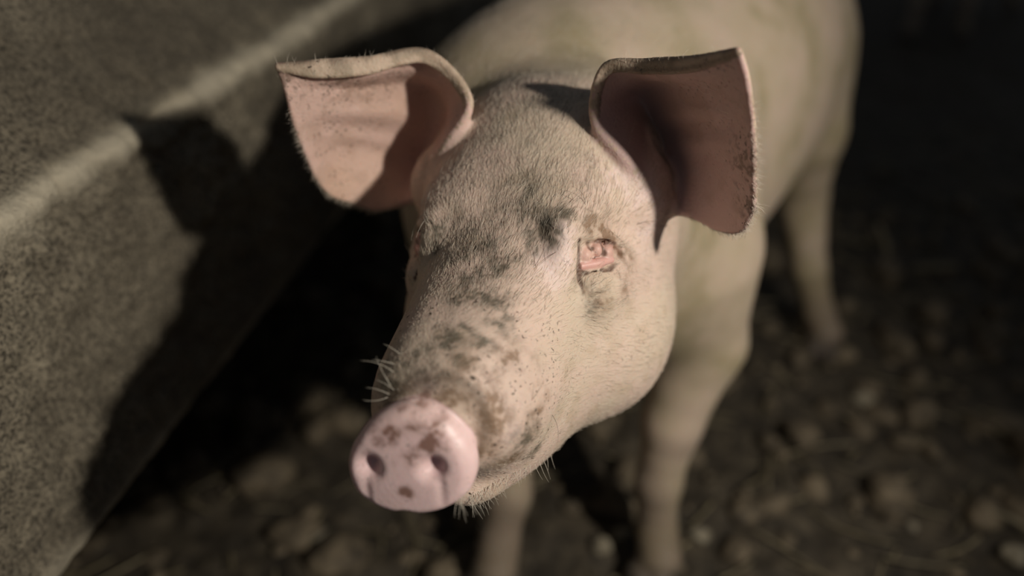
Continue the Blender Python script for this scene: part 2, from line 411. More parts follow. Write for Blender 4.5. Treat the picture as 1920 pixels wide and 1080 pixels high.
class Ear:
    def __init__(s, G, sgn):
        s.B = ear_surface(G); nu, nv = s.B.shape[:2]; s.nu, s.nv = nu, nv
        idx = np.arange(nu * nv).reshape(nu, nv)
        q = np.stack([idx[:-1, :-1].ravel(), idx[1:, :-1].ravel(), idx[1:, 1:].ravel(), idx[:-1, 1:].ravel()], 1)
        tri = np.concatenate([q[:, [0, 1, 2]], q[:, [0, 2, 3]]])
        s.tri = tri
        s.bvh = BVHTree.FromPolygons([tuple(p) for p in s.B.reshape(-1, 3)], [tuple(int(i) for i in f) for f in tri], all_triangles=True)
        s.lo = s.B.reshape(-1, 3).min(0) - 1.5; s.hi = s.B.reshape(-1, 3).max(0) + 1.5
        V = np.arange(nv)[None].repeat(nu, 0).ravel() / (nv - 1); U = np.arange(nu)[:, None].repeat(nv, 1).ravel() / (nu - 1)
        s.UV = np.stack([U, V], 1)
        th = 0.18 + 0.16 * np.clip(1 - V * 1.6, 0, 1)
        s.th = th[tri].mean(1); s.uvt = s.UV[tri].mean(1)
    def dist(s, L):
        d = np.full(len(L), 9.0)
        m = np.where(((L > s.lo) & (L < s.hi)).all(1))[0]
        fn = s.bvh.find_nearest
        for i in m:
            r = fn(L[i], 3.0)
            if r[3] is not None: d[i] = r[3] - s.th[r[2]]
        return d
    def info(s, L):
        """u, v, signed side of the nearest sheet point"""
        out = np.zeros((len(L), 4)); out[:, 3] = 9
        m = np.where(((L > s.lo) & (L < s.hi)).all(1))[0]
        for i in m:
            r = s.bvh.find_nearest(L[i], 3.0)
            if r[3] is not None:
                out[i, :2] = s.uvt[r[2]]; out[i, 2] = (Vector(L[i]) - r[0]).dot(r[1]); out[i, 3] = r[3]
        return out
EARS = [Ear(EAR_A, 1), Ear(EAR_B, -1)]

BODY = [(-0.60, 0.035, 0.49, 0.40), (-0.56, 0.085, 0.54, 0.33), (-0.50, 0.118, 0.575, 0.29), (-0.40, 0.132, 0.60, 0.265), (-0.25, 0.14, 0.608, 0.24), (-0.10, 0.14, 0.604, 0.235),
        (0.0, 0.135, 0.598, 0.25), (0.08, 0.118, 0.588, 0.285), (0.14, 0.09, 0.57, 0.33), (0.18, 0.05, 0.54, 0.37)]
def B1(x, y, z): return (x, y, z)
# legs in world metres: joint points and radii
LEGS = [
 # left foreleg (nearer the lens on the right)
 ([(0.160, 0.640, 0.36), (0.184, 0.640, 0.27), (0.162, 0.615, 0.185), (0.153, 0.602, 0.115), (0.155, 0.590, 0.055), (0.158, 0.575, 0.03)], [0.066, 0.044, 0.0285, 0.0225, 0.0195, 0.024]),
 # right foreleg, a step ahead
 ([(0.015, 0.700, 0.36), (0.005, 0.660, 0.27), (-0.004, 0.625, 0.18), (-0.004, 0.595, 0.105), (-0.014, 0.575, 0.055), (-0.018, 0.560, 0.03)], [0.066, 0.044, 0.0285, 0.0225, 0.0195, 0.024]),
 # left hind leg
 ([(0.365, 1.075, 0.42), (0.385, 1.025, 0.34), (0.418, 1.050, 0.235), (0.438, 1.015, 0.13), (0.462, 1.005, 0.06), (0.475, 0.990, 0.03)], [0.085, 0.060, 0.035, 0.0235, 0.0215, 0.025]),
 # right hind leg
 ([(0.230, 1.140, 0.42), (0.225, 1.090, 0.34), (0.235, 1.155, 0.235), (0.235, 1.120, 0.13), (0.225, 1.100, 0.06), (0.220, 1.085, 0.03)], [0.085, 0.060, 0.035, 0.0235, 0.0215, 0.025]),
]
def sdf(P, ears=True):
    P = np.asarray(P, float)
    Bp = to_body(P)
    d = loft(Bp, BODY, 2.2)
    d = smin(d, ellip(Bp, (0.085, -0.01, 0.40), (0.075, 0.10, 0.125)), 0.04)
    d = smin(d, ellip(Bp, (-0.085, -0.01, 0.40), (0.075, 0.10, 0.125)), 0.04)
    for pts, rs in LEGS:
        d = smin(d, chain(P, pts, rs, 0.012), 0.035)
        a = np.array(pts[-1]); fwd = np.array([BF[0], BF[1], 0])
        for s in (-1, 1):      # two claws
            c = a + fwd * 0.022 + np.array([BX[0], BX[1], 0]) * 0.011 * s + np.array([0, 0, -0.018])
            d = smin(d, ellip(P, c, (0.014, 0.022, 0.017)), 0.008)
    # curled tail
    tl = [(0.012 * math.sin(k * 0.9), -0.585 - 0.012 * k + 0.010 * math.sin(k * 0.9), 0.50 + 0.014 * math.sin(k * 0.8) - 0.008 * k) for k in range(7)]
    d = smin(d, chain(Bp, tl, [0.012, 0.011, 0.010, 0.009, 0.008, 0.007, 0.006]), 0.015)
    # neck
    n0 = from_head((0, -11.5, -3.5)); n1 = from_body((0, 0.02, 0.425))
    d = smin(d, capsule(P, n0, n1, 0.077, 0.122), 0.05)
    m = np.where(((P - HT) ** 2).sum(1) < 0.30 ** 2)[0]
    if len(m):
        L = to_head(P[m]); h = sdf_head(L)
        v = smin(d[m], h * 0.01, 0.022)
        if ears:
            for e in EARS: v = smin(v, e.dist(L) * 0.01, 0.009)
        d[m] = v
    return d

def surface_nets(lo, hi, vox):
    n = np.ceil((hi - lo) / vox).astype(int) + 1; n = ((n + 7) // 8) * 8
    # coarse pass
    cs = vox * 8; nb = n // 8
    ci = np.stack(np.meshgrid(*[np.arange(k) for k in nb], indexing='ij'), -1).reshape(-1, 3)
    cc = lo + (ci + 0.5) * cs - vox * 0.5
    dc = sdf(cc, True)
    near = np.abs(dc) < cs * 1.25 + 0.012
    G = np.full(tuple(n), 1.0, np.float32)
    fill = (dc < 0)
    for b in ci[fill & ~near]: G[b[0]*8:b[0]*8+8, b[1]*8:b[1]*8+8, b[2]*8:b[2]*8+8] = -1.0
    bl = ci[near]
    o8 = np.stack(np.meshgrid(*[np.arange(8)] * 3, indexing='ij'), -1).reshape(-1, 3)
    for k in range(0, len(bl), 400):
        I = (bl[k:k+400, None, :] * 8 + o8[None]).reshape(-1, 3)
        G[I[:, 0], I[:, 1], I[:, 2]] = sdf(lo + I * vox)
    S = G < 0
    c8 = [(i, j, k) for i in (0, 1) for j in (0, 1) for k in (0, 1)]
    m = [k - 1 for k in n]
    cnt = np.zeros(m, np.int8)
    for i, j, k in c8: cnt += S[i:i+m[0], j:j+m[1], k:k+m[2]]
    act = (cnt > 0) & (cnt < 8)
    A = np.argwhere(act); ids = np.full(m, -1, np.int32); ids[act] = np.arange(len(A))
    acc = np.zeros((len(A), 3)); num = np.zeros(len(A))
    for a in range(8):
        for b in range(a + 1, 8):
            pa, pb = np.array(c8[a]), np.array(c8[b])
            if np.abs(pa - pb).sum() != 1: continue
            Ia, Ib = A + pa, A + pb
            va = G[Ia[:, 0], Ia[:, 1], Ia[:, 2]]; vb = G[Ib[:, 0], Ib[:, 1], Ib[:, 2]]
            x = (va < 0) != (vb < 0)
            t = np.where(x, va / np.where(x, va - vb, 1), 0)
            acc += np.where(x[:, None], pa + t[:, None] * (pb - pa), 0); num += x
    V = lo + (A + acc / num[:, None]) * vox
    quads = []
    for ax in range(3):
        o = [0, 0, 0]; o[ax] = 1
        a = S[:n[0]-o[0], :n[1]-o[1], :n[2]-o[2]]; b = S[o[0]:, o[1]:, o[2]:]
        E_ = np.argwhere(a != b); sgn = a[E_[:, 0], E_[:, 1], E_[:, 2]]
        u, w = [(1, 2), (2, 0), (0, 1)][ax]
        ok = (E_[:, u] > 0) & (E_[:, w] > 0) & (E_[:, u] < m[u]) & (E_[:, w] < m[w]) ; E_ = E_[ok]; sgn = sgn[ok]
        du = np.zeros(3, int); du[u] = 1; dw = np.zeros(3, int); dw[w] = 1
        q = np.stack([ids[tuple((E_ - du - dw).T)], ids[tuple((E_ - dw).T)], ids[tuple(E_.T)], ids[tuple((E_ - du).T)]], 1)
        q[~sgn] = q[~sgn][:, ::-1]
        quads.append(q)
    return V, np.concatenate(quads)

def project(me, co, it=2, maxstep=0.002):
    L = to_head(co); m = np.where((L[:, 1] > -11) & (L[:, 2] > -15))[0]
    nr = np.zeros(len(co) * 3, np.float32)
    for _ in range(it):
        me.vertices.foreach_get('normal', nr)
        d = sdf(co[m])
        co[m] -= nr.reshape(-1, 3)[m] * np.clip(d, -maxstep, maxstep)[:, None] * 0.9
        me.vertices.foreach_set('co', co.astype(np.float32).ravel()); me.update()
    return co

import time
_t0 = time.time()
def tick(s): pass

V, Q = surface_nets(np.array([-0.18, 0.24, -0.01]), np.array([0.53, 1.34, 0.66]), 0.0028)
tick('nets %d' % len(V))
def build_pig(V, Q):
    me = mesh_np('pig', V, Q)
    bm = bmesh.new(); bm.from_mesh(me)
    def refine(test):
        bm.faces.ensure_lookup_table(); bm.verts.ensure_lookup_table()
        co = np.array([v.co[:] for v in bm.verts]); sel = test(to_head(co))
        edges = [e for e in bm.edges if sel[e.verts[0].index] and sel[e.verts[1].index]]
        bmesh.ops.subdivide_edges(bm, edges=edges, cuts=1, use_grid_fill=True)
        bm.verts.index_update()
    refine(lambda L: (L[:, 1] > -10.5) & (L[:, 2] > -15))
    refine(lambda L: (L[:, 1] > 12.6) | (((np.abs(L[:, 0]) - 5.4) ** 2 + (L[:, 1] - 1.0) ** 2 + (L[:, 2] + 0.3) ** 2) < 2.5 ** 2))
    bm.to_mesh(me); bm.free()
    me.polygons.foreach_set('use_smooth', np.ones(len(me.polygons), bool))
    n = len(me.vertices); co = np.zeros(n * 3, np.float32); me.vertices.foreach_get('co', co); co = co.reshape(-1, 3).astype(float)
    tick('refined %d' % n)
    co = project(me, co, 2)
    tick('projected')
    return me, co
pig_me, PCO = build_pig(V, Q)
nrm = np.zeros(len(PCO) * 3, np.float32); pig_me.vertices.foreach_get('normal', nrm); PNO = nrm.reshape(-1, 3).astype(float)

# ---- colouring of the hide (pale hair, pink skin, dried dirt); left ear and poll tones also carry painted shade
GREY = [(-3.1,2.6,1.7,0.62,0.77),(-3.9,1.4,2.4,0.51,0.54),(-2.5,3.2,1.2,0.45,0.54),(-1.8,2.5,1.8,0.8,0.41),(-2.2,1.8,2.3,0.69,0.36),(-1.5,7.3,0.3,0.9,0.54),(-2,8.1,-0.2,0.63,0.85),(-1.1,8.9,0,0.67,0.68),(-1.7,9.7,-0.4,0.61,0.63),(-1.1,5.2,0.9,0.82,0.5),(-0.2,7.7,0.4,0.8,0.45),(-0.2,6.1,0.8,0.93,0.45),(1.2,4.6,1.1,0.73,0.41),(-0.6,2.7,1.8,0.86,0.36),(1.4,2.5,1.9,0.87,0.32),(-0,4.2,1.3,0.9,0.41),(-1.6,4.2,1.1,0.61,0.32),(-0.7,10.6,-0.3,0.85,0.59),(-0.1,9.6,0,0.72,0.45),(0.3,11.7,-0.7,0.79,0.68),(1.4,11.9,-1,0.65,0.63),(1.8,12.4,-1.6,0.5,0.54),(-3.8,10.6,-5.6,0.63,0.72),(-3.5,9.1,-7.6,0.5,0.54),(0.3,-2.5,4.6,1.35,0.14),(1.6,-0.5,3.5,1.09,0.16),(-2.9,-2.6,4.3,1.33,0.11),(-0.8,1.1,2.7,1.17,0.32),(0.1,-6.5,6.3,1.93,0.18),(2.9,-7.6,6.2,1.34,0.16),(-1.8,-7,6.3,1.28,0.16),(-4.9,2.9,-1.3,0.4,0.54),(-5.1,3.2,-2.3,0.46,0.45),(3.2,2.7,1.6,0.41,0.54),(3.3,3.5,0.7,0.41,0.54)]  # grey dirt on the face; the weak blobs across the poll tint the ear's shadow
BROWN = [(-1.3,10.8,-0.6,0.60,0.80),(-3.0,9.9,-1.8,1.17,0.50),(-3.8,9.4,-3.0,0.73,0.55),(-1.3,12.7,-2.3,0.88,0.55),(-2.7,12.0,-3.4,1.10,0.50),(-2.3,12.4,-5.1,0.66,0.50),(-2.8,11.2,-2.5,1.00,0.40),(-5.8,-0.1,0.7,0.76,0.70),(-6.7,-0.7,-1.2,0.60,0.60),(-5.9,2.4,-2.2,0.64,0.40),(-5.0,0.9,1.6,0.52,0.65),(-6.6,0.8,-2.1,0.71,0.40),(-3.0,10.8,-6.8,0.80,0.45),(-4.2,9.4,-4.3,0.79,0.40),(-1.8,11.5,-1.2,0.74,0.45),(-3.8,8.6,-2.7,0.63,0.40)]
DISCD = [(0.3,14.2,-2.7,0.39,0.75),(1.1,14.4,-2.8,0.36,0.85),(1.7,14.7,-3.2,0.22,1.00),(-0.5,14.2,-3.2,0.53,0.60),(0.2,14.6,-3.7,0.39,0.60),(-0.8,14.0,-2.8,0.34,0.60),(0.8,13.8,-1.9,0.24,0.50),(0.1,13.6,-1.9,0.34,0.35),(0.7,15.1,-5.8,0.22,0.90),(2.0,14.4,-2.6,0.22,0.40),(1.1,14.9,-4.2,0.17,0.70),(0.3,14.7,-4.3,0.20,0.60)]
PINK = [(-3.7,3.3,0.7,0.84,0.90),(-4.1,2.5,1.7,0.50,0.80),(-3.7,4.1,-0.1,0.67,0.70),(0.1,12.4,-1.3,0.49,0.80),(-3.1,10.3,-2.3,1.27,0.50),(-6.9,-3.4,2.2,1.82,0.60),(-3.4,11.3,-4.6,0.51,0.60),(-7.4,-3.6,-1.3,1.26,0.40)]
def paint(co):
    L = to_head(co); S = L.copy(); S[:, 0] = np.abs(S[:, 0])
    n_big = fbm(co * 22, 4, 101); n_mid = fbm(co * 90, 4, 111); n_fin = fbm(co * 380, 3, 121)
    def mix(c, k, colr): return c * (1 - k[:, None]) + np.asarray(colr) * k[:, None]
    c = np.tile(np.array([0.54, 0.435, 0.31]), (len(co), 1))
    c = mix(c, sstep(0.46, 0.7, n_big) * 0.75, (0.36, 0.30, 0.17))
    c = mix(c, sstep(0.52, 0.2, n_big) * 0.5, (0.66, 0.50, 0.41))
    head = sstep(-11, -8, L[:, 1]) * sstep(-16, -13, L[:, 2])
    hc = mix(np.tile(np.array([0.71, 0.54, 0.44]), (len(co), 1)), sstep(0.45, 0.7, n_big) * 0.6, (0.64, 0.54, 0.40))
    hc = mix(hc, sstep(0.55, 0.75, n_mid) * 0.35, (0.50, 0.38, 0.25))
    c = c * (1 - head[:, None]) + hc * head[:, None]
    # dirt-stained legs
    z = co[:, 2]
    c = mix(c, sstep(0.19, 0.05, z + 0.14 * (n_big - 0.5)) * 0.8, (0.17, 0.13, 0.09))
    c = mix(c, sstep(0.045, 0.02, z), (0.06, 0.05, 0.04))
    mask = np.zeros((len(co), 3)); mask[:, 2] = 1
    mask[:, 0] = head * (0.35 + 0.65 * sstep(3, 8, L[:, 1]))
    fringe = np.zeros(len(co)); fur = np.ones(len(co)); greyk = np.zeros(len(co))
    def blobs(lst, colr, c, power=1.0, yw=1.0):
        tot = np.zeros(len(co))
        for x, y, zz, r, w in lst:
            dd = np.sqrt((((L - (x, y, zz)) * (1, yw, 1)) ** 2).sum(1)) / r
            tot = np.maximum(tot, w * np.exp(-(dd * 0.72) ** 2))
        k = np.clip(tot * (0.25 + 1.5 * sstep(0.34, 0.62, n_mid) * (0.4 + 1.1 * sstep(0.35, 0.62, n_fin))), 0, 0.92) * power
        return mix(c, k, colr), k
    c, k = blobs(PINK, (0.84, 0.66, 0.60), c); fur *= 1 - 0.9 * np.clip(k, 0, 1)
    c, k = blobs(BROWN, (0.235, 0.145, 0.085), c); fur *= 1 - 0.35 * k
    c, k = blobs(GREY, (0.115, 0.10, 0.07), c); greyk = k
    # snout disc
    yd = L[:, 1] - 0.20 * (L[:, 0] - 0.6) + 0.22 * (L[:, 2] + 4.6)
    Lb = L.copy(); Lb[:, 0] -= 0.05 * np.maximum(L[:, 1] - 4, 0)
    disc = np.zeros(len(co)); mm = L[:, 1] > 11; disc[mm] = sstep(0.22, 0.06, sdf_disc(Lb[mm]))
    c = mix(c, disc, (0.86, 0.62, 0.60)); c = mix(c, disc * sstep(0.45, 0.7, n_big) * 0.5, (0.84, 0.62, 0.56))
    c, k = blobs(DISCD, (0.22, 0.11, 0.08), c, 1.0, 0.15)
    # dark line along the fold behind the disc, broken up by noise
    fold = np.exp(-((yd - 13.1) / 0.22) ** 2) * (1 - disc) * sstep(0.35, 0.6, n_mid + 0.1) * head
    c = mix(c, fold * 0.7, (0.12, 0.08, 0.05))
    mask[:, 1] = disc; fur *= 1 - disc; mask[:, 0] *= 1 - 0.55 * disc
    # nostrils
    nos = np.zeros(len(co))
    for sx in (1.75 + 0.52, -1.3 + 0.52):
        q = ((L[:, 0] - sx - 0.1) / 0.5) ** 2 + ((L[:, 2] + 4.55) / 0.5) ** 2
        nos = np.maximum(nos, np.exp(-q * 1.2) * disc)
    c = mix(c, nos * 0.5, (0.45, 0.27, 0.30))
    # ears
    for e, sg in zip(EARS, (1, -1)):
        inf = e.info(L); m = (inf[:, 3] < 0.75)
        u, v, side, dd = inf.T
        inner = m & (side * e.sign > -0.02)
        k = m * sstep(0.75, 0.35, dd) * sstep(0.02, 0.12, v)
        back = mix(np.tile(np.array([0.62, 0.48, 0.36]), (len(co), 1)), sstep(0.4, 0.7, n_mid) * 0.55, (0.20, 0.16, 0.10))
        inn = mix(np.tile(np.array([0.64, 0.44, 0.37]), (len(co), 1)), sstep(0.4, 0.7, n_big) * 0.7, (0.60, 0.40, 0.29))
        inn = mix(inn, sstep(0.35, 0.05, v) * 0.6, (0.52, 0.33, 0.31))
        rimk = np.exp(-((u - 0.1) / 0.12) ** 2)
        inn = mix(inn, rimk * sstep(0.7, 0.4, v) * 0.8, (0.74, 0.53, 0.46))
        if sg < 0: inn = mix(inn, np.full(len(co), 0.6), (0.56, 0.39, 0.38))  # left ear faces away from the torch: shade put into its inner tone
        if sg < 0: inn = mix(inn, np.exp(-(((u - 0.5) / 0.22) ** 2 + ((v - 0.45) / 0.25) ** 2)) * 0.7, (0.38, 0.25, 0.22))  # shade painted into the middle of its hollow
        if sg < 0: inn = mix(inn, np.exp(-(((u - 0.45) / 0.3) ** 2 + ((v - 0.12) / 0.14) ** 2)) * 0.7, (0.30, 0.21, 0.17))  # painted shade, deeper at the ear's root
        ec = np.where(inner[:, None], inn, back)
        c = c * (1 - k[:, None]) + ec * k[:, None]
        out_ = sstep(0.4, 0.7, v)
        top = sstep(0.45, 0.15, u)
        if sg > 0: sm = out_ * (0.35 + 0.9 * top) + 0.5 * np.exp(-((u - 0.18) / 0.06) ** 2) + 0.5
        else: sm = sstep(0.72, 0.98, v) * (0.3 + 0.9 * sstep(0.5, 0.85, u)) + 0.6 * np.exp(-((u - 0.03) / 0.06) ** 2)
        mask[:, 0] = np.where(k > 0.3, np.clip(sm, 0, 1), mask[:, 0])
        # grime along the rolled rim
        g = k * np.exp(-((u - 0.17) / 0.05) ** 2) * sstep(0.35, 0.6, v) * sstep(0.35, 0.6, n_mid + 0.08) * (0.8 if sg > 0 else 0.3)
        c = mix(c, g, (0.10, 0.07, 0.05))
        # crusted dirt flecks
        zone = (sstep(0.40, 0.75, v) * sstep(0.62, 0.25, u) * sstep(0.12, 0.2, u) if sg > 0 else sstep(0.78, 0.97, v) * sstep(0.55, 0.8, u))
        c = mix(c, k * inner * np.clip(zone * sstep(0.53, 0.66, n_fin + 0.35 * (n_mid - 0.5)) * 0.85, 0, 1), (0.13, 0.085, 0.065))
        c = mix(c, k * inner * sstep(0.5, 0.7, n_mid) * 0.3 * sstep(0.3, 0.6, v), (0.38, 0.25, 0.18))
        if sg < 0: c = mix(c, k * sstep(0.10, 0.0, u) * 0.65, (0.13, 0.105, 0.08))
        fur *= np.where(k > 0.3, np.where(inner, 0.03, 0.06), 1)
        fringe = np.maximum(fringe, (k > 0.3) * np.maximum(sstep(0.95, 0.985, v) * sstep(0.45, 0.75, u), sstep(0.955, 0.985, u)))
    # eye flesh and the grime in the lid creases
    fl = np.zeros(len(co))
    for ce, r in EYE_FLESH: fl = np.maximum(fl, np.exp(-(((S - ce) / (np.array(r) * 1.25)) ** 2).sum(1) ** 2))
    lowroll = chain(S, [(4.7, 2.05, -0.5), (5.4, 1.2, -0.72), (5.95, 0.4, -0.9)], [0.2, 0.27, 0.2])
    fl = np.maximum(fl, sstep(0.12, 0.0, lowroll))
    c = mix(c, fl * 0.95, (0.70, 0.40, 0.35)); fur *= 1 - fl
    mask[:, 1] = np.maximum(mask[:, 1], fl)
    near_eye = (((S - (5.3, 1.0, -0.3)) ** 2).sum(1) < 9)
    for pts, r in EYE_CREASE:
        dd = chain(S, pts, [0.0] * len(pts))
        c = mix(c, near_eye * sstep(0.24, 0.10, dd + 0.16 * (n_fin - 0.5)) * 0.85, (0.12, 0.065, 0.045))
    fur *= np.where((((S - (5.3, 1.0, -0.3)) ** 2).sum(1) < 1.7), 0.1, 1)
    return np.clip(c, 0, 1), mask, L, fur, greyk, head, fringe
for e in EARS:
    tv = e.B.reshape(-1, 3)[e.tri]; e.sign = 1.0 if np.cross(tv[:, 1] - tv[:, 0], tv[:, 2] - tv[:, 0])[:, 1].mean() > 0 else -1.0
C_, MASK, LH, FUR, GREYK, HEADK, FRINGE = paint(PCO)
tick('painted')
def set_col(me, name, arr):
    a = me.attributes.new(name, 'FLOAT_COLOR', 'POINT')
    a.data.foreach_set('color', np.column_stack([arr, np.ones(len(arr))]).astype(np.float32).ravel())
set_col(pig_me, 'skin', C_); set_col(pig_me, 'mask', MASK)
pig = link('pig', pig_me, M['skin'])
tag(pig, 'pale pink pig with a dirty snout facing the viewer beside the concrete wall', 'pig')

# ---- coat: short bristles as tapered three-sided spikes
def spikes(name, base, dirs, nrm, length, rad, colr, bend, seg=2):
    n = len(base); dirs = dirs / np.linalg.norm(dirs, axis=1)[:, None]
    sx = np.cross(dirs, nrm); sx /= np.linalg.norm(sx, axis=1)[:, None] + 1e-9
    sy = np.cross(sx, dirs)
    V = []; 
    for k in range(seg):
        f = k / seg
        c = base + dirs * (length * f)[:, None] + bend * (length * f * f)[:, None]
        rr = rad * (1 - 0.75 * f)
        for a in (0, 2.094, 4.189): V.append(c + (sx * math.cos(a) + sy * math.sin(a)) * rr[:, None])
    V.append(base + dirs * length[:, None] + bend * length[:, None])
    nv = 3 * seg + 1
    V = np.stack(V, 1).reshape(-1, 3)
    o = np.arange(n)[:, None] * nv
    quads = []
    for k in range(seg - 1):
        for i in range(3):
            j = (i + 1) % 3
            quads.append(np.concatenate([o + 3 * k + i, o + 3 * k + j, o + 3 * (k + 1) + j, o + 3 * (k + 1) + i], 1))
    tris = []
    for i in range(3):
        j = (i + 1) % 3
        tris.append(np.concatenate([o + 3 * (seg - 1) + i, o + 3 * (seg - 1) + j, o + nv - 1], 1))
    me = mesh_np(name, V, [np.concatenate(quads), np.concatenate(tris)])
    set_col(me, 'skin', np.repeat(colr, nv, 0))
    return me

pig_me.calc_loop_triangles()
TR = np.zeros(len(pig_me.loop_triangles) * 3, np.int32); pig_me.loop_triangles.foreach_get('vertices', TR); TR = TR.reshape(-1, 3)
def sample(n, weight):
    """n surface points, weight per vertex"""
    p = PCO[TR]; ar = np.linalg.norm(np.cross(p[:, 1] - p[:, 0], p[:, 2] - p[:, 0]), axis=1)
    w = ar * weight[TR].mean(1); cs = np.cumsum(w); f = np.searchsorted(cs, RNG.random(n) * cs[-1])
    a = RNG.random(n); b = RNG.random(n); fl = a + b > 1; a[fl] = 1 - a[fl]; b[fl] = 1 - b[fl]
    W = np.stack([1 - a - b, a, b], 1); T = TR[f]
    g = lambda A: (A[T] * (W[:, :, None] if A.ndim == 2 else W)).sum(1)
    return g(PCO), g(PNO), g(C_), g(GREYK), g(HEADK)
def coat(n, weight, name, length, rad, lift, out=False):
    P, N, colr, gk, hk = sample(n, weight)
    N /= np.linalg.norm(N, axis=1)[:, None]
    L = to_head(P)
    # lie of the coat: up over the face and back over the cheeks, back along the body
    fl = np.zeros_like(L)
    up = sstep(-3.0, 1.5, L[:, 2]); 
    fl[:, 1] = -1.0; fl[:, 2] = 0.55 * up - 0.5 * (1 - up); fl[:, 0] = 0.35 * np.sign(L[:, 0]) * (1 - up) + 0.04 * L[:, 0] * up
    sn = sstep(6, 10, L[:, 1])
    fl[:, 0] += sn * 0.10 * L[:, 0]; fl[:, 2] -= sn * 0.25
    if out: fl = np.stack([np.sign(L[:, 0]) * 0.9, np.full(n, 0.1), np.where(L[:, 2] < 3, -0.9, -0.35)], 1)
    fw = fl @ HR.T
    bw = np.tile(np.array([-BF[0], -BF[1], -0.25]), (n, 1))
    fw = fw * hk[:, None] + bw * (1 - hk[:, None])
    sw = np.stack([fbm(P * 70, 2, 201 + i) - 0.5 for i in range(3)], 1)
    fw = fw + sw * 1.1 + RNG.normal(0, 0.16, (n, 3))
    tg = fw - N * (fw * N).sum(1)[:, None]; tg /= np.linalg.norm(tg, axis=1)[:, None] + 1e-9
    d = tg + N * (lift * (0.6 + 0.8 * RNG.random(n)))[:, None]
    ln = length * (0.5 + 0.9 * RNG.random(n)) * (1 - 0.45 * sstep(5, 10, L[:, 1]) * hk)
    light = np.array([0.84, 0.75, 0.62]); dark = np.array([0.16, 0.14, 0.10])
    k = np.where(RNG.random(n) < np.clip(gk * 1.25, 0, 0.8), 0.95, 0.25 * gk + 0.10 * RNG.random(n))[:, None]
    hc = light * (1 - k) + dark * k
    hc = 0.75 * hc + 0.25 * colr
    hc = hc * (0.75 + 0.35 * RNG.random(n))[:, None]
    return spikes(name, P - N * 0.0003, d, N, ln, np.full(n, rad), np.clip(hc, 0, 1), -N * 0.25 + tg * 0.0)
front = sstep(-0.16, -0.05, to_body(PCO)[:, 1])
facing = np.clip(((np.array([0.12, 0, 0.78]) - PCO) * PNO).sum(1) * 4 + 0.35, 0.05, 1)
wt = FUR * facing * (HEADK * 1.0 + (1 - HEADK) * 0.5 * front)
top = sstep(-3, 1, LH[:, 2])
co_me = coat(60000, wt * (0.45 + 0.75 * top + 0.8 * GREYK), 'coat', 0.0075, 0.00010, 0.30)
tag(link('coat', co_me, M['hair'], pig), kind='stuff')
tag(link('ear_fringe', coat(2600, FRINGE, 'ear_fringe', 0.006, 0.0001, 0.15, True), M['hair'], pig), kind='stuff')

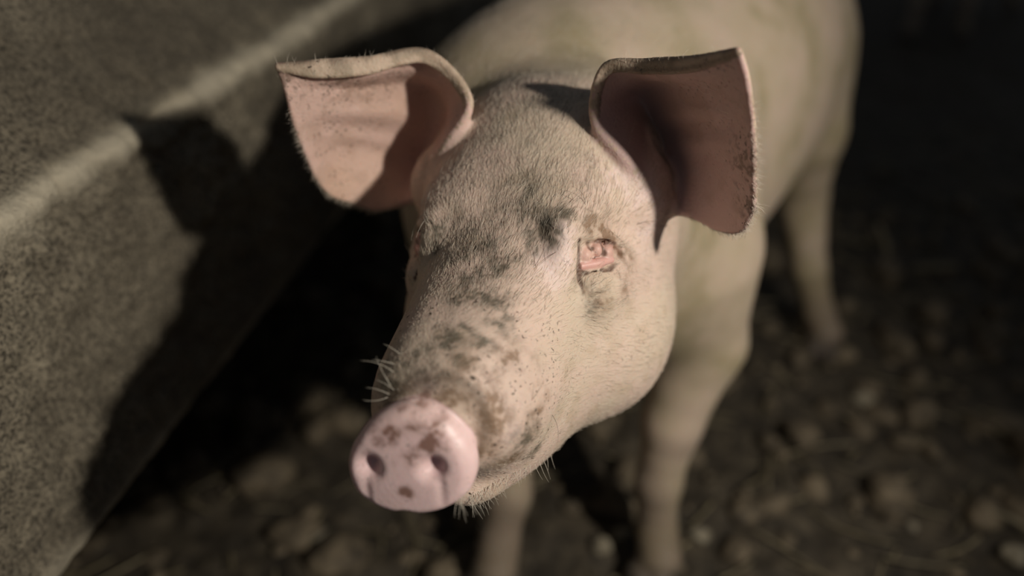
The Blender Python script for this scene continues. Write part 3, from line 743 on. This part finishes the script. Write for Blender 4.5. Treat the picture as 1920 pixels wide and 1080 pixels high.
# ---- whiskers and long bristles, each a part
WHISKERS = [(1.9,12.1,-1.2, 3.4,12.5,-0.4, 0.25),(2,11.7,-1, 2.9,12.2,-0.5, 0.1),(1.9,12.5,-1.8, 2.6,12.2,-0.3, -0.1),(1.8,11.3,-0.7, 2.5,11.5,0, 0.1),(1.7,12.6,-1.9, 2.5,12.8,-1.2, 0.15),(2.1,12.7,-2.2, 3.1,13.4,-2, -0.25),(2,12.7,-2.1, 3,13.1,-1.5, 0.15),(-1.6,14.3,-6.4, -1.6,15,-7, 0.17),(-1.6,14.3,-6.4, -2.2,14.8,-6.9, 0.02),(-1.7,14.3,-6.4, -2.1,14.8,-6.9, 0.14),(-1.7,14.2,-6.3, -1.8,15,-7, 0.06),(-1.8,14.2,-6.3, -2.2,15,-7.2, 0.15),(-1.8,14.2,-6.3, -2.8,14.6,-7, 0.11),(-1.9,14.1,-6.2, -2.6,14.7,-6.9, -0.15),(-1.9,14.1,-6.2, -2.9,14.5,-6.9, -0.02),(-0.5,11.3,-9.4, -1.4,11.9,-10.3, 0.04),(-0.6,11.3,-9.3, -1.3,11.7,-9.8, 0.13),(-0.6,11.3,-9.3, -0.9,11.8,-9.7, 0.11),(-0.7,11.2,-9.3, -1.6,11.6,-9.9, 0.1),(-0.7,11.2,-9.3, -1,12,-10.2, 0.14),(-0.8,11.1,-9.3, -0.9,12,-10.2, 0.11),(-0.8,11.1,-9.2, -1.5,11.8,-10.2, 0.02),(-0.9,11.1,-9.2, -1.7,11.7,-10.2, -0.11),(-0.9,11,-9.2, -1.8,11.5,-9.9, 0.04),(-1,11,-9.2, -1,11.8,-9.9, -0.03),(-1.1,10.9,-9.2, -1.9,11.3,-9.7, 0.07),(-1.1,10.9,-9.2, -1.4,11.6,-9.9, -0.07),(-1.1,10.8,-9.2, -1.2,11.6,-9.9, 0.15),(-1.2,10.8,-9.2, -1.7,11.5,-10, -0.07),(-1.2,10.8,-9.1, -2.1,11.1,-9.6, 0.24),(-1.3,10.7,-9.1, -1.9,11.3,-9.8, 0.24),(-1.3,10.7,-9.1, -2.1,11.2,-9.9, -0.13),(-1.4,10.6,-9.1, -1.6,11.1,-9.4, -0.07),(-1.4,10.6,-9.1, -1.6,11.4,-9.8, -0.1),(-1.5,10.5,-9.1, -1.7,11.1,-9.5, 0.19),(-1.6,10.5,-9, -2.5,10.9,-9.7, -0.06),(-1.6,10.5,-9, -2.1,11,-9.6, -0.13),(-1.7,10.3,-9, -2.2,10.9,-9.5, 0.06),(-1.9,10.2,-8.9, -2.4,10.8,-9.6, 0.03),(-2.1,10,-9, -2.4,10.5,-9.4, 0.02),(-2.3,9.9,-8.9, -2.3,10.6,-9.4, 0.04),(-2.5,9.7,-8.9, -3,10.2,-9.4, -0.14),(-2.6,9.5,-8.9, -2.9,10,-9.3, 0.11),(-2.8,9.3,-8.9, -3,9.9,-9.4, 0.17),(-3,9,-9, -3.1,9.6,-9.5, -0.03),(-3.1,8.7,-9.1, -3.3,9.2,-9.5, 0.04),(-3.2,8.3,-9.3, -3.8,8.9,-9.9, 0.11),(-3.3,7.9,-9.4, -4,8.6,-10.3, 0.11),(-3.4,7.5,-9.7, -4,8.2,-10.5, -0.06),(-3.5,7,-9.9, -3.7,7.6,-10.5, -0.06),(-3.5,6.4,-10.3, -3.9,7,-10.9, 0.07),(-4.4,8.1,-5.9, -4.9,9,-7, -0.3),(-4,9.8,-3.8, -4.6,9.3,-2.8, 0.1),(-6.7,-2.6,-0.3, -8.7,-3,-0.4, -0.35),(-4.7,0.5,2.3, -4,0.5,3.5, 0.5),(-4.1,0.6,2.7, -4,0.7,3.3, 0.1),(-2.3,11.4,-1.8, -3.6,10.8,-1.1, 0.1),(-3.9,3.1,1, -3,4.1,0.5, 0.1),(-2.8,4.2,0.5, -3.5,3.4,2, 0.1),(4.4,1.4,2.1, 5,2.8,0.8, 0.25),(3.8,2.1,2.2, 4.3,3.3,1.3, 0.2)]
pig_bvh = BVHTree.FromPolygons([tuple(p) for p in PCO[LH[:, 1] > -9]], [tuple(int(i) for i in f) for f in (lambda mp: mp[TR][(mp[TR] >= 0).all(1)])(np.where(LH[:, 1] > -9, np.cumsum(LH[:, 1] > -9) - 1, -1))], all_triangles=True)
def tube(name, pts, rads, m, sides=5, parent=None):
    pts = np.asarray(pts, float); n = len(pts); V = []
    tg = np.gradient(pts, axis=0); tg /= np.linalg.norm(tg, axis=1)[:, None]
    ref = np.array([0.31, 0.52, 0.79])
    for i in range(n):
        a = np.cross(tg[i], ref); a /= np.linalg.norm(a); b = np.cross(tg[i], a)
        for k in range(sides):
            w = 2 * math.pi * k / sides; V.append(pts[i] + rads[i] * (a * math.cos(w) + b * math.sin(w)))
    F4 = [[i * sides + k, i * sides + (k + 1) % sides, (i + 1) * sides + (k + 1) % sides, (i + 1) * sides + k] for i in range(n - 1) for k in range(sides)]
    F3 = [[0, k + 1, k] for k in range(1, sides - 1)] + [[(n - 1) * sides, (n - 1) * sides + k, (n - 1) * sides + k + 1] for k in range(1, sides - 1)]
    me = mesh_np(name, np.array(V), [np.array(F4), np.array(F3)])
    return me
for i, w in enumerate(WHISKERS):
    b = from_head(w[:3]); e = from_head(w[3:6]); q = pig_bvh.find_nearest(Vector(b))
    b2 = np.array(q[0]) - np.array(q[1]) * 0.0006; e = e + (b2 - b)
    ax = e - b2; side = np.cross(ax, np.array([0.3, -0.8, 0.5])); side /= np.linalg.norm(side)
    ts = np.linspace(0, 1, 9)
    pts = b2 + ts[:, None] * ax + (w[6] * np.linalg.norm(ax) * ts * (1 - ts) * 1.6)[:, None] * side
    me = tube('whisker', pts, 0.00016 * (1 - 0.8 * ts), None)
    pale = np.array([0.62, 0.56, 0.46]) if not (len(WHISKERS) - 10 <= i < len(WHISKERS) - 2) else np.array([0.16, 0.12, 0.085])
    set_col(me, 'skin', np.tile(pale, (len(me.vertices), 1)))
    link('whisker', me, M['hair'], pig)
tick('pig done')


# ------------------------------------------------------------------ a second pig far back in the dark
far = pig.copy(); col.objects.link(far)
ang = math.radians(-7.6); c_, s_ = math.cos(ang), math.sin(ang)
foot = Vector((0.158, 0.575)); rot = Vector((c_ * foot.x - s_ * foot.y, s_ * foot.x + c_ * foot.y))
far.location = (1.53 - rot.x, 2.76 - rot.y, 0); far.rotation_euler = (0, 0, ang)
tag(far, 'dim blurred pale pig far back in the dark at the top right', 'pig')

# ------------------------------------------------------------------ litter on the floor
def ico():
    bm = bmesh.new(); bmesh.ops.create_icosphere(bm, subdivisions=2, radius=1.0)
    v = np.array([x.co[:] for x in bm.verts]); f = np.array([[q.index for q in p.verts] for p in bm.faces]); bm.free(); return v, f
IV, IF = ico()
def in_wall(x, y, pad=0.02): return (x * WN[0] + y * WN[1]) < WOFF - 0.24 + pad
def lumps(n, xr, yr, smin_, smax_, seed):
    r = np.random.default_rng(seed); VV = []; FF = []; k = 0
    while k < n:
        x, y = r.uniform(*xr), r.uniform(*yr)
        if in_wall(x, y): continue
        sz = smin_ + (smax_ - smin_) * r.random() ** 2.2
        sc = sz * np.array([1, r.uniform(0.6, 1), r.uniform(0.45, 0.8)])
        v = IV * (0.25 + 1.5 * fbm(IV * 1.3 + r.uniform(0, 50, 3), 3, seed))[:, None] * sc
        a = r.uniform(0, 6.28); R2 = np.array([[math.cos(a), -math.sin(a), 0], [math.sin(a), math.cos(a), 0], [0, 0, 1]])
        h = ground_h(np.array([x]), np.array([y]))[0]
        VV.append(v @ R2.T + (x, y, h + sc[2] * 0.25)); FF.append(IF + len(IV) * k); k += 1
    return np.concatenate(VV), np.concatenate(FF)
V1, F1 = lumps(750, (-0.55, 1.3), (0.35, 1.5), 0.006, 0.036, 5)
tag(link('dung_litter', mesh_np('dung_litter', V1, F1), M['clod'], floor), kind='stuff')
def stalks(n, xr, yr, seed):
    r = np.random.default_rng(seed); VV = []; FF = []; k = 0
    while k < n:
        x, y = r.uniform(*xr), r.uniform(*yr)
        if in_wall(x, y): continue
        L_ = r.uniform(0.02, 0.09); a = r.uniform(0, 6.28); rad = r.uniform(0.0007, 0.0022)
        ts = np.linspace(-0.5, 0.5, 4); d = np.array([math.cos(a), math.sin(a)]); p = np.array([-d[1], d[0]])
        xy = np.array([x, y]) + ts[:, None] * d * L_ + (r.uniform(-0.4, 0.4) * L_ * ts ** 2)[:, None] * p
        z = ground_h(xy[:, 0], xy[:, 1]).max() + r.uniform(0.002, 0.014) + ts * r.uniform(-0.3, 0.3) * L_
        for i in range(4):
            for w in (0, 1.571, 3.142, 4.712):
                VV.append((xy[i, 0] + p[0] * rad * math.cos(w), xy[i, 1] + p[1] * rad * math.cos(w), z[i] + rad * math.sin(w)))
        for i in range(3):
            for j in range(4): FF.append((k * 16 + i * 4 + j, k * 16 + i * 4 + (j + 1) % 4, k * 16 + i * 4 + 4 + (j + 1) % 4, k * 16 + i * 4 + 4 + j))
        k += 1
    return np.array(VV), np.array(FF)
V2, F2 = stalks(900, (-0.55, 1.5), (0.35, 1.9), 9)
tag(link('straw_litter', mesh_np('straw_litter', V2, F2), M['straw'], floor), kind='stuff')

def clod(x, y, size, m, label, name='dung_clod', cat='clod', flat=0.7, seed=0):
    r = np.random.default_rng(100 + seed)
    v = IV * (0.35 + 1.3 * fbm(IV * 1.3 + r.uniform(0, 50, 3), 3, seed))[:, None] * size * np.array([1, r.uniform(0.65, 0.95), flat])
    h = ground_h(np.array([x]), np.array([y]))[0]
    o = link(name, mesh_np(name, v, IF), m); o.location = (x, y, h + size * flat * 0.55); o.rotation_euler = (0, 0, r.uniform(0, 6))
    return tag(o, label, cat)
def stalk(p0, p1, rad, m, label, sag=0.0, name='straw_stalk', cat='straw'):
    p0 = np.array(p0, float); p1 = np.array(p1, float); ts = np.linspace(0, 1, 9)
    pts = p0 + ts[:, None] * (p1 - p0); pts[:, 2] += sag * 4 * ts * (1 - ts)
    pts[:, 0] += 0.004 * np.sin(ts * 5); mid = pts.mean(0)
    rr = np.full(9, rad); rr[[0, -1]] *= 0.7
    o = link(name, tube(name, pts - mid, rr, None, 7), m); o.location = mid
    return tag(o, label, cat)
def gz(x, y): return float(ground_h(np.array([x]), np.array([y]))[0])

clod(0.101, 0.611, 0.013, M['pale'], 'pale lump on the floor left of the near foreleg hoof', 'bedding_lump', 'lump', 0.7, 1)
clod(0.124, 0.624, 0.011, M['pale'], 'smaller pale lump touching the hoof side of the near foreleg', 'bedding_lump', 'lump', 0.6, 2)
clod(0.215, 0.624, 0.012, M['pale'], 'pale lump just right of the near foreleg hoof', 'bedding_lump', 'lump', 0.6, 3)
clod(0.359, 0.854, 0.014, M['clod'], 'round brown clod midway between the near foreleg and the hind leg', 'dung_clod', 'clod', 0.8, 4)
clod(0.485, 0.859, 0.016, M['pale'], 'pale grey clod on the floor below the hind leg', 'dung_clod', 'clod', 0.8, 5)
clod(0.342, 0.750, 0.013, M['clod'], 'small brown clod right of the near foreleg knee', 'dung_clod', 'clod', 0.8, 6)
clod(0.452, 0.687, 0.028, M['clod'], 'large lumpy brown clod at the lower right of the floor', 'dung_clod', 'clod', 0.7, 7)
clod(0.467, 0.645, 0.008, M['pale'], 'tiny pale chip in front of the large lumpy clod', 'wood_chip', 'chip', 0.4, 8)
clod(0.555, 0.592, 0.017, M['pale'], 'pale clump in the bottom right corner of the floor', 'bedding_lump', 'lump', 0.6, 9)
clod(0.729, 1.002, 0.014, M['clod'], 'lone greyish clod at the dark right edge of the floor', 'dung_clod', 'clod', 0.8, 10)
clod(0.655, 1.012, 0.024, M['clod'], 'broad brown clod right of the hind hoof', 'dung_clod', 'clod', 0.7, 11)
clod(-0.215, 0.614, 0.014, M['pale'], 'pale lump on the floor below the snout at the bottom left', 'bedding_lump', 'lump', 0.6, 12)
clod(-0.256, 0.821, 0.014, M['clod'], 'brown clod left of the snout at the edge of the shadow', 'dung_clod', 'clod', 0.8, 13)
clod(0.252, 0.603, 0.020, M['clod'], 'dark clod at the bottom edge right of the near hoof', 'dung_clod', 'clod', 0.7, 14)
stalk((0.70, 1.205, gz(0.70, 1.205) + 0.012), (0.79, 1.215, gz(0.79, 1.215) + 0.010), 0.0065, M['straw'], 'thick straw stalk lying flat right of the hind leg')
stalk((0.655, 1.215, gz(0.655, 1.215) + 0.006), (0.665, 1.285, gz(0.665, 1.285) + 0.05), 0.006, M['straw'], 'leaning straw stalk beside the flat one, behind the hind leg', 0.006)
stalk((0.535, 0.650, gz(0.535, 0.65) + 0.010), (0.60, 0.620, gz(0.60, 0.62) + 0.010), 0.004, M['straw'], 'curved straw stalk near the bottom right corner', 0.008)
tick('all done')
